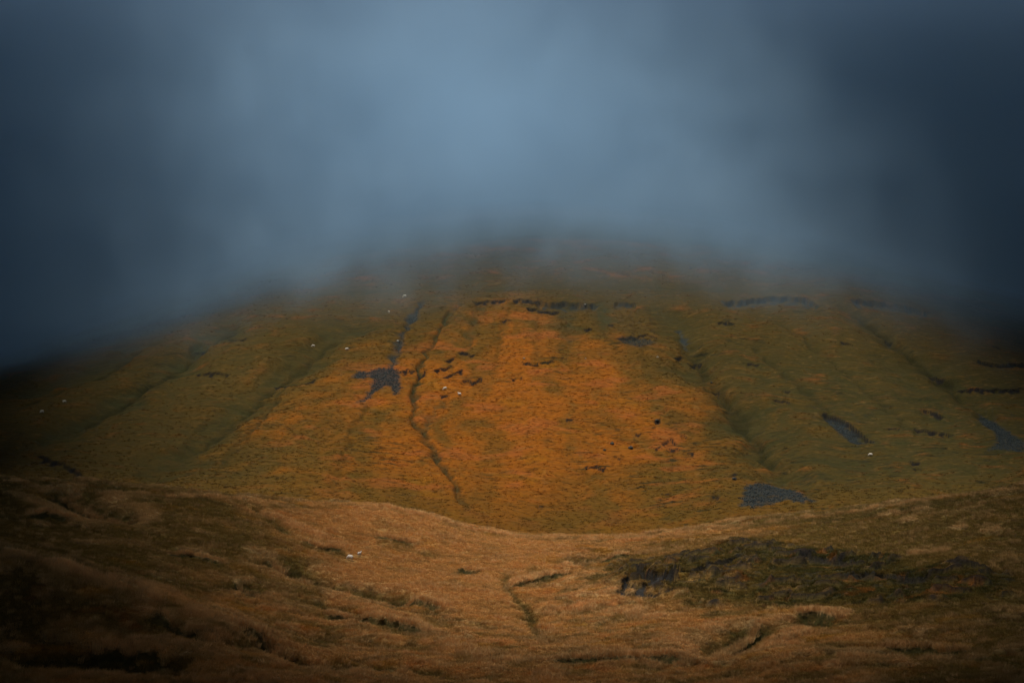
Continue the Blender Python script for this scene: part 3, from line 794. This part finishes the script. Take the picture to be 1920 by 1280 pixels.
def wool_material():
    m, t, N, L = new_mat('cream_wool')
    out = N('ShaderNodeOutputMaterial'); p = N('ShaderNodeBsdfPrincipled'); p.inputs['Roughness'].default_value = 1.0
    p.inputs['Specular IOR Level'].default_value = 0.05
    tc = N('ShaderNodeTexCoord'); n = N('ShaderNodeTexNoise'); n.inputs['Scale'].default_value = 14; n.inputs['Detail'].default_value = 4
    L(tc.outputs['Object'], n.inputs['Vector'])
    r = N('ShaderNodeValToRGB'); r.color_ramp.elements[0].color = (0.46, 0.40, 0.32, 1); r.color_ramp.elements[1].color = (0.74, 0.68, 0.58, 1)
    r.color_ramp.elements[0].position = 0.3; r.color_ramp.elements[1].position = 0.65
    L(n.outputs['Fac'], r.inputs['Fac']); L(r.outputs['Color'], p.inputs['Base Color'])
    b = N('ShaderNodeBump'); b.inputs['Distance'].default_value = 0.04; L(n.outputs['Fac'], b.inputs['Height']); L(b.outputs['Normal'], p.inputs['Normal'])
    L(p.outputs['BSDF'], out.inputs['Surface'])
    return m
def plain(name, col, rough=0.9):
    m, t, N, L = new_mat(name)
    out = N('ShaderNodeOutputMaterial'); p = N('ShaderNodeBsdfPrincipled'); p.inputs['Roughness'].default_value = rough
    tc = N('ShaderNodeTexCoord'); n = N('ShaderNodeTexNoise'); n.inputs['Scale'].default_value = 9
    L(tc.outputs['Object'], n.inputs['Vector'])
    r = N('ShaderNodeValToRGB'); r.color_ramp.elements[0].color = (*[v * 0.8 for v in col], 1); r.color_ramp.elements[1].color = (*col, 1)
    L(n.outputs['Fac'], r.inputs['Fac']); L(r.outputs['Color'], p.inputs['Base Color'])
    L(p.outputs['BSDF'], out.inputs['Surface'])
    return m
MAT_WOOL = wool_material(); MAT_FACE = plain('sheep_face', (0.62, 0.54, 0.45)); MAT_HOOF = plain('sheep_hoof', (0.05, 0.04, 0.035))
MAT_EYE = plain('sheep_eye', (0.02, 0.015, 0.01), 0.3)

def sheep_mesh(name, graze, lamb=False):
    """faces +X, feet at z = 0"""
    lw = 0.055 if not lamb else 0.045
    prims = [('blob', (-0.26, 0, 0.62), (0.36, 0.285, 0.30), (0, 0, 0)), ('blob', (0.05, 0, 0.60), (0.42, 0.30, 0.30), (0, 0.05, 0)),
             ('blob', (0.32, 0, 0.62), (0.26, 0.24, 0.28), (0, 0, 0)), ('blob', (-0.50, 0, 0.60), (0.16, 0.20, 0.22), (0, 0, 0))]
    prims.append(('tube', [(-0.60, 0, 0.70), (-0.66, 0, 0.58), (-0.655, 0, 0.42)], [0.06, 0.05, 0.035]))       # tail
    for sy in (-1, 1):
        prims.append(('tube', [(0.34, sy * 0.15, 0.52), (0.35, sy * 0.14, 0.30), (0.335, sy * 0.135, 0.14), (0.35, sy * 0.135, 0.0)], [0.10, lw + .01, lw * .8, lw * .85]))
        prims.append(('tube', [(-0.40, sy * 0.16, 0.55), (-0.36, sy * 0.15, 0.36), (-0.47, sy * 0.14, 0.20), (-0.45, sy * 0.14, 0.0)], [0.15, 0.085, lw * .85, lw * .85]))
    if graze:
        prims.append(('tube', [(0.44, 0, 0.66), (0.60, 0, 0.52), (0.72, 0, 0.34), (0.76, 0, 0.26)], [0.20, 0.16, 0.115, 0.10]))
        hd = Vector((0.77, 0, 0.20)); nose = Vector((0.84, 0, 0.04))
    else:
        prims.append(('tube', [(0.42, 0, 0.70), (0.56, 0, 0.84), (0.62, 0, 0.95)], [0.20, 0.145, 0.11]))
        hd = Vector((0.66, 0, 0.99)); nose = Vector((0.84, 0, 0.90))
    mid = (hd + nose) / 2
    prims.append(('tube', [tuple(hd + (hd - nose) * 0.25), tuple(hd), tuple(mid), tuple(nose)], [0.085, 0.10, 0.078, 0.050]))
    up = Vector((0, 0, 1)) if not graze else Vector((0.6, 0, 0.5)).normalized()
    for sy in (-1, 1):
        e = hd + up * 0.05 + Vector((-0.02, 0, 0))
        prims.append(('tube', [tuple(e + Vector((0, sy * 0.06, 0))), tuple(e + Vector((0, sy * 0.13, 0.02))), tuple(e + Vector((-0.01, sy * 0.20, -0.01)))], [0.035, 0.042, 0.018]))
    me = remesh_points(prims, 0.026)
    n = len(me.vertices)
    co = np.empty(n * 3, np.float32); me.vertices.foreach_get('co', co); co = co.reshape(-1, 3)
    no = np.empty(n * 3, np.float32); me.vertices.foreach_get('normal', no); no = no.reshape(-1, 3)
    hdv = np.array(hd)
    face_d = np.minimum.reduce([np.linalg.norm(co - np.array(q), axis=1) for q in (hd, mid, nose)])
    is_face = face_d < 0.135
    is_leg = (co[:, 2] < 0.34) & (np.abs(co[:, 1]) > 0.05) & (co[:, 0] < 0.5)
    wool = ~(is_face | is_leg)
    curl = np.array([mnoise.noise(Vector(v) * 16) + 0.6 * mnoise.noise(Vector(v) * 34) for v in co])
    co = co + no * (0.022 * curl * wool)[:, None]
    me.vertices.foreach_set('co', co.astype(np.float32).ravel())
    me.materials.clear()
    for mt in (MAT_WOOL, MAT_FACE, MAT_HOOF): me.materials.append(mt)
    for p in me.polygons:
        v = p.vertices[0]
        p.material_index = 2 if (co[v, 2] < 0.06 and is_leg[v]) else (1 if (is_face[v] or is_leg[v]) else 0)
        p.use_smooth = True
    me.update(); me.name = name
    eyes = [hd * 0.55 + nose * 0.45 * 0 + mid * 0.45 + up * 0.045 + Vector((0, sy * 0.072, 0)) for sy in (-1, 1)]
    return me, eyes
GRAZE, GEYE = sheep_mesh('grazing_sheep', True); STAND, SEYE = sheep_mesh('standing_sheep', False)
LAMB, LEYE = sheep_mesh('lamb', False, True)
def eye_mesh():
    bm = bmesh.new(); bmesh.ops.create_uvsphere(bm, u_segments=8, v_segments=6, radius=0.016)
    me = bpy.data.meshes.new('eye'); bm.to_mesh(me); bm.free(); me.materials.append(MAT_EYE); return me
EYE = eye_mesh()
GRAZED = []
def sheep(px, py, far, mesh, eyes, heading, scale, label):
    p = see(px, py, far)
    o = bpy.data.objects.new('sheep', mesh); COL.objects.link(o)
    # stand on the slope: pitch the body with the ground along its heading
    h = math.radians(heading); dx, dy = math.cos(h), math.sin(h)
    L_ = 0.42 * scale
    zf = surf(p.x + dx * L_, p.y + dy * L_); zb = surf(p.x - dx * L_, p.y - dy * L_)
    pitch = math.atan2(zf - zb, 2 * L_)
    o.rotation_euler = (0, -max(-0.5, min(0.5, pitch)), h)
    o.location = (p.x, p.y, (zf + zb) / 2 + 0.06)
    o.scale = (scale, scale, scale * (1.12 if far else 1.28))
    GRAZED.append((p.x, p.y))
    o['label'] = label; o['category'] = 'sheep'; o['group'] = 'sheep grazing on the moor'
    if not far:
        for e in eyes:
            k = bpy.data.objects.new('eye', EYE); COL.objects.link(k); k.parent = o; k.location = e
sheep(656, 1051, False, GRAZE, GEYE, 155, 1.0, 'cream sheep grazing sideways on the near slope, larger of the pair there')
sheep(674, 1043, False, LAMB, LEYE, 55, 0.80, 'small pale sheep just behind the larger grazing sheep on the near slope')
sheep(835, 731, True, GRAZE, GEYE, 190, 1.10, 'white sheep on the hill above its neighbour beside the dark gully')
sheep(861, 742, True, STAND, SEYE, 160, 1.10, 'white sheep next to a dark turf edge, lower of the hillside pair')
sheep(651, 657, True, GRAZE, GEYE, 10, 1.05, 'lone white sheep on the hill above the dark scree patch')
sheep(587, 651, True, GRAZE, GEYE, 200, 1.0, 'dim pale sheep on the dark green band of the hill')
sheep(759, 558, True, GRAZE, GEYE, 185, 1.15, 'faint sheep highest up the hill, half lost in the mist')
sheep(729, 587, True, GRAZE, GEYE, 120, 0.95, 'small pale sheep just below the mist, left of the scree gully')
sheep(79, 774, True, GRAZE, GEYE, 175, 1.05, 'sheep in deep shade at the far left edge, lower of two')
sheep(121, 755, True, GRAZE, GEYE, 30, 1.0, 'sheep in deep shade at the left, upper of two')
sheep(1632, 855, True, GRAZE, GEYE, 170, 1.0, 'single pale sheep on the dark slope right of the spur')

# ------------------------------------------------------------------ boulders
def boulder_mesh(seed, sub=3):
    bm = bmesh.new(); bmesh.ops.create_icosphere(bm, subdivisions=sub, radius=1.0)
    off = Vector((seed * 7.3, seed * 3.1, seed * 1.7))
    for v in bm.verts:
        d = v.co.normalized()
        f = 1 + 0.38 * mnoise.noise(d * 1.3 + off) + 0.16 * mnoise.noise(d * 3.1 + off)
        q = d * f
        for nrm in ((0.8, 0.2, 0.5), (-0.6, 0.5, 0.6), (0.1, -0.9, 0.45)):   # broken flat sides
            nn = (Vector(nrm) + 0.5 * mnoise.noise_vector(off + Vector(nrm))).normalized(); k = q.dot(nn)
            if k > 0.74: q -= nn * (k - 0.74)
        v.co = Vector((q.x, q.y * 0.85, q.z * 0.62))
    me = bpy.data.meshes.new('boulder'); bm.to_mesh(me); bm.free()
    return me
def boulder(px, py, size, pale, label, far=True, seed=1):
    p = see(px, py, far)
    me = boulder_mesh(seed); me.materials.append(MAT_PALEROCK if pale else MAT_DARKROCK)
    o = bpy.data.objects.new('boulder', me); COL.objects.link(o)
    o.location = (p.x, p.y, p.z + size * 0.22); o.scale = (size,) * 3; o.rotation_euler = (0, 0, seed * 1.9)
    o['label'] = label; o['category'] = 'boulder'; o['group'] = 'pale stones on the hill' if pale else 'dark boulders on the hill'
B = [(1148,832,0.85,0,'dark round boulder on orange grass, uppermost of three close together'),
     (1183,840,0.95,0,'dark boulder right of the three, on olive grass below the long turf edge'),
     (1134,844,0.6,0,'small dark boulder just below left of a larger round one'),
     (1099,880,0.55,0,'small dark boulder at the left end of a turf edge low on the slope'),
     (1377,898,0.8,0,'dark boulder just above the triangular scree patch'),
     (1232,789,0.7,0,'dark boulder alone in orange grass above the others'),
     (1334,508+210,0.6,0,'dark rock on the crest of the spur'),
     (982,672,0.45,1,'small pale stone above a thin dark turf edge, mid hill'),
     (1098,672,0.40,1,'small pale stone right of the others on the mid hill'),
     (1233,670,0.50,1,'pale stone left of two dark peat hollows'),
     (746,640,0.6,1,'pale stone lying in the scree gully'),
     (1097,572,0.5,1,'pale stone high up below the misty crag band')]
for i, b in enumerate(B): boulder(b[0], b[1], b[2], b[3], b[4], True, i + 1)

# ------------------------------------------------------------------ scattered stuff (instanced): points carry size, turn and colour
def scatter(name, pts, rot, scale, col, protos, pick, label, category):
    me = bpy.data.meshes.new(name + '_points')
    me.vertices.add(len(pts)); me.vertices.foreach_set('co', np.asarray(pts, np.float32).ravel())
    def att(nm, ty, data, key):
        a = me.attributes.new(nm, ty, 'POINT'); a.data.foreach_set(key, np.asarray(data, np.float32).ravel())
    att('turn', 'FLOAT_VECTOR', rot, 'vector'); att('size', 'FLOAT_VECTOR', scale, 'vector')
    att('blade_colour', 'FLOAT_COLOR', np.c_[col, np.ones(len(pts))], 'color')
    a = me.attributes.new('pick', 'INT', 'POINT'); a.data.foreach_set('value', np.asarray(pick, np.int32))
    o = bpy.data.objects.new(name, me); COL.objects.link(o); o['kind'] = 'stuff'; o['label'] = label; o['category'] = category
    ng = bpy.data.node_groups.new(name + '_scatter', 'GeometryNodeTree')
    ng.interface.new_socket('Geometry', in_out='INPUT', socket_type='NodeSocketGeometry')
    ng.interface.new_socket('Geometry', in_out='OUTPUT', socket_type='NodeSocketGeometry')
    gi = ng.nodes.new('NodeGroupInput'); go = ng.nodes.new('NodeGroupOutput')
    coll = bpy.data.collections.new(name + '_kinds')
    for p in protos: coll.objects.link(p)
    ci = ng.nodes.new('GeometryNodeCollectionInfo'); ci.inputs['Collection'].default_value = coll
    ci.inputs['Separate Children'].default_value = True; ci.inputs['Reset Children'].default_value = True
    m2p = ng.nodes.new('GeometryNodeMeshToPoints')
    iop = ng.nodes.new('GeometryNodeInstanceOnPoints'); iop.inputs['Pick Instance'].default_value = True
    def named(nm, ty):
        n = ng.nodes.new('GeometryNodeInputNamedAttribute'); n.data_type = ty; n.inputs['Name'].default_value = nm; return n.outputs['Attribute']
    lk = ng.links.new
    lk(gi.outputs[0], m2p.inputs['Mesh']); lk(m2p.outputs[0], iop.inputs['Points']); lk(ci.outputs[0], iop.inputs['Instance'])
    lk(named('pick', 'INT'), iop.inputs['Instance Index']); lk(named('turn', 'FLOAT_VECTOR'), iop.inputs['Rotation']); lk(named('size', 'FLOAT_VECTOR'), iop.inputs['Scale'])
    lk(iop.outputs[0], go.inputs[0])
    md = o.modifiers.new('scatter', 'NODES'); md.node_group = ng
    return o

def tuft(name, blades, height, spread, width, lean, seed):
    r = random.Random(seed)
    vs, fs = [], []
    for b in range(blades):
        a = r.uniform(0, 2 * math.pi); d = spread * math.sqrt(r.random())
        bx, by = math.cos(a) * d, math.sin(a) * d
        h = height * r.uniform(0.55, 1.1)
        oa = a + r.uniform(-1.0, 1.0); ln = lean * r.uniform(0.3, 1.2) * h
        tx, ty = bx + math.cos(oa) * ln + 0.12 * h, by + math.sin(oa) * ln
        mx, my = bx + (tx - bx) * 0.35, by + (ty - by) * 0.35
        wa = r.uniform(0, math.pi); wx, wy = math.cos(wa) * width / 2, math.sin(wa) * width / 2
        i = len(vs)
        vs += [(bx - wx, by - wy, -0.08), (bx + wx, by + wy, -0.08), (mx + wx * .8, my + wy * .8, h * 0.6), (mx - wx * .8, my - wy * .8, h * 0.6), (tx, ty, h)]
        fs += [(i, i + 1, i + 2, i + 3), (i + 3, i + 2, i + 4)]
    me = bpy.data.meshes.new(name); me.from_pydata(vs, [], fs); me.materials.append(MAT_GRASS)
    return bpy.data.objects.new(name, me)
T_SHORT = [tuft('grass_tuft_a%d' % i, 40, 0.24, 0.55, 0.035, 1.1, 10 + i) for i in range(3)]
T_TALL = [tuft('grass_tuft_b%d' % i, 44, 0.55, 0.42, 0.030, 0.35, 20 + i) for i in range(3)]
T_HILL = [tuft('grass_tuft_c%d' % i, 26, 0.24, 0.42, 0.045, 1.0, 30 + i) for i in range(3)]

def moor_grass():
    n = 330000
    y = 158 + (366 - 158) * rng.random(n) ** 0.9
    x = (rng.random(n) * 2 - 1) * (0.375 * y + 6)
    fr = sample_grid(mx_, my_, MFR, x, y); bare = sample_grid(mx_, my_, MBARE, x, y)
    cover = fbm(x / 5, y / 3.5, 401, 3)
    keep = (rng.random(n) < 0.62 + 0.38 * sstep(-0.15, 0.25, cover) + fr) & (bare < 0.4)
    for q in GRAZED: keep &= np.hypot(x - q[0], y - q[1]) > 1.9
    x, y, fr, cover = x[keep], y[keep], fr[keep], cover[keep]; n = len(x)
    z = sample_grid(mx_, my_, MZ, x, y); c = sample_grid(mx_, my_, MC, x, y)
    tall = rng.random(n) < np.clip(0.06 + 0.95 * fr + 0.35 * sstep(0.1, 0.4, fbm(x / 9, y / 7, 411, 2)), 0, 1)
    wet = sample_grid(mx_, my_, MBR, x, y)
    tall &= rng.random(n) > 0.85 * wet
    c = mix(c, GREEN * 0.8, 0.65 * wet * sstep(0.25, -0.2, fbm(x / 5, y / 2.5, 415, 2)))
    c = mix(c, STRAW, (1 - 0.9 * wet) * np.where(tall, 0.75, 0.12) * rng.random(n) * (1.3 - 0.5 * sstep(20, 60, np.abs(x))))
    c = c * (1 + 0.08 * fr)[:, None]
    c = np.clip(c * (1.35 + 0.6 * rng.random(n))[:, None], 0, 0.8)
    s = np.where(tall, 0.7 + 0.6 * rng.random(n), 0.7 + 0.7 * rng.random(n)) * (1 + 0.4 * fr)
    pick = np.where(tall, 3, 0) + rng.integers(0, 3, n)
    rot = np.c_[rng.normal(0, .12, n), rng.normal(0.08, .12, n), rng.random(n) * 0.9 - 0.45 + math.pi * 2 * (rng.random(n) < .5) * rng.random(n)]
    scatter('moor_grass', np.c_[x, y, z], rot, np.c_[s, s, s * (0.8 + 0.5 * rng.random(n))], c, T_SHORT + T_TALL, pick, 'dry tan and olive grass covering the near moor', 'grass')
moor_grass()

def hill_grass():
    n = 70000
    y = 438 + (690 - 438) * rng.random(n)
    x = (rng.random(n) * 2 - 1) * (0.37 * y)
    sc = sample_grid(hx_, hy_, HSC, x, y)
    wx = x + 6 * perlin(x / 23, y / 23, 3); wy = y + 5 * perlin(x / 19, y / 31, 4)
    row = fbm(wx / 6.8, (wy + 0.05 * x) / 1.35, 41, 2)
    c = sample_grid(hx_, hy_, HC, x, y)
    keep = (rng.random(n) < 0.55 + 0.45 * sstep(-0.1, 0.3, row)) & (sc < 0.3) & (c.sum(1) > 0.09)
    for q in GRAZED: keep &= np.hypot(x - q[0], y - q[1]) > 1.3
    x, y, c = x[keep], y[keep], c[keep]; n = len(x)
    z = sample_grid(hx_, hy_, HZ, x, y)
    c = np.clip(mix(c, STRAW, 0.10 * rng.random(n)) * (1.15 + 0.45 * rng.random(n))[:, None], 0, .8)
    s = 0.7 + 0.8 * rng.random(n)
    rot = np.c_[rng.normal(-0.1, .1, n), rng.normal(0.05, .12, n), rng.random(n) * 6.28]
    scatter('hill_grass', np.c_[x, y, z], rot, np.c_[s * 1.3, s, s * (0.7 + 0.5 * rng.random(n))], c, T_HILL, rng.integers(0, 3, n), 'coarse orange and olive tussock grass on the hillside', 'grass')
hill_grass()

def scree_stones():
    protos = []
    for i in range(4):
        me = boulder_mesh(40 + i, 1); me.materials.append(MAT_SCREE); protos.append(bpy.data.objects.new('scree_stone_%d' % i, me))
    n = 60000
    iy, ix = np.nonzero((HSC > 0.22) & (np.abs(HX) < 258) & (HY < 700))
    k = rng.integers(0, len(ix), n)
    x = hx_[ix[k]] + rng.normal(0, .3, n); y = hy_[iy[k]] + rng.normal(0, .3, n)
    keep = rng.random(n) < 0.3 * sample_grid(hx_, hy_, HSC, np.clip(x, -250, 250), y) ** 1.5; x, y = x[keep], y[keep]; n = len(x)
    z = sample_grid(hx_, hy_, HZ, x, y)
    s = 0.08 + 0.30 * rng.random(n) ** 4
    scatter('scree', np.c_[x, y, z + s * 0.2], rng.random((n, 3)) * 6.28, np.c_[s, s, s], np.tile(STONE, (n, 1)), protos, rng.integers(0, 4, n), 'dark slate scree lying in patches on the hillside', 'scree')
scree_stones()
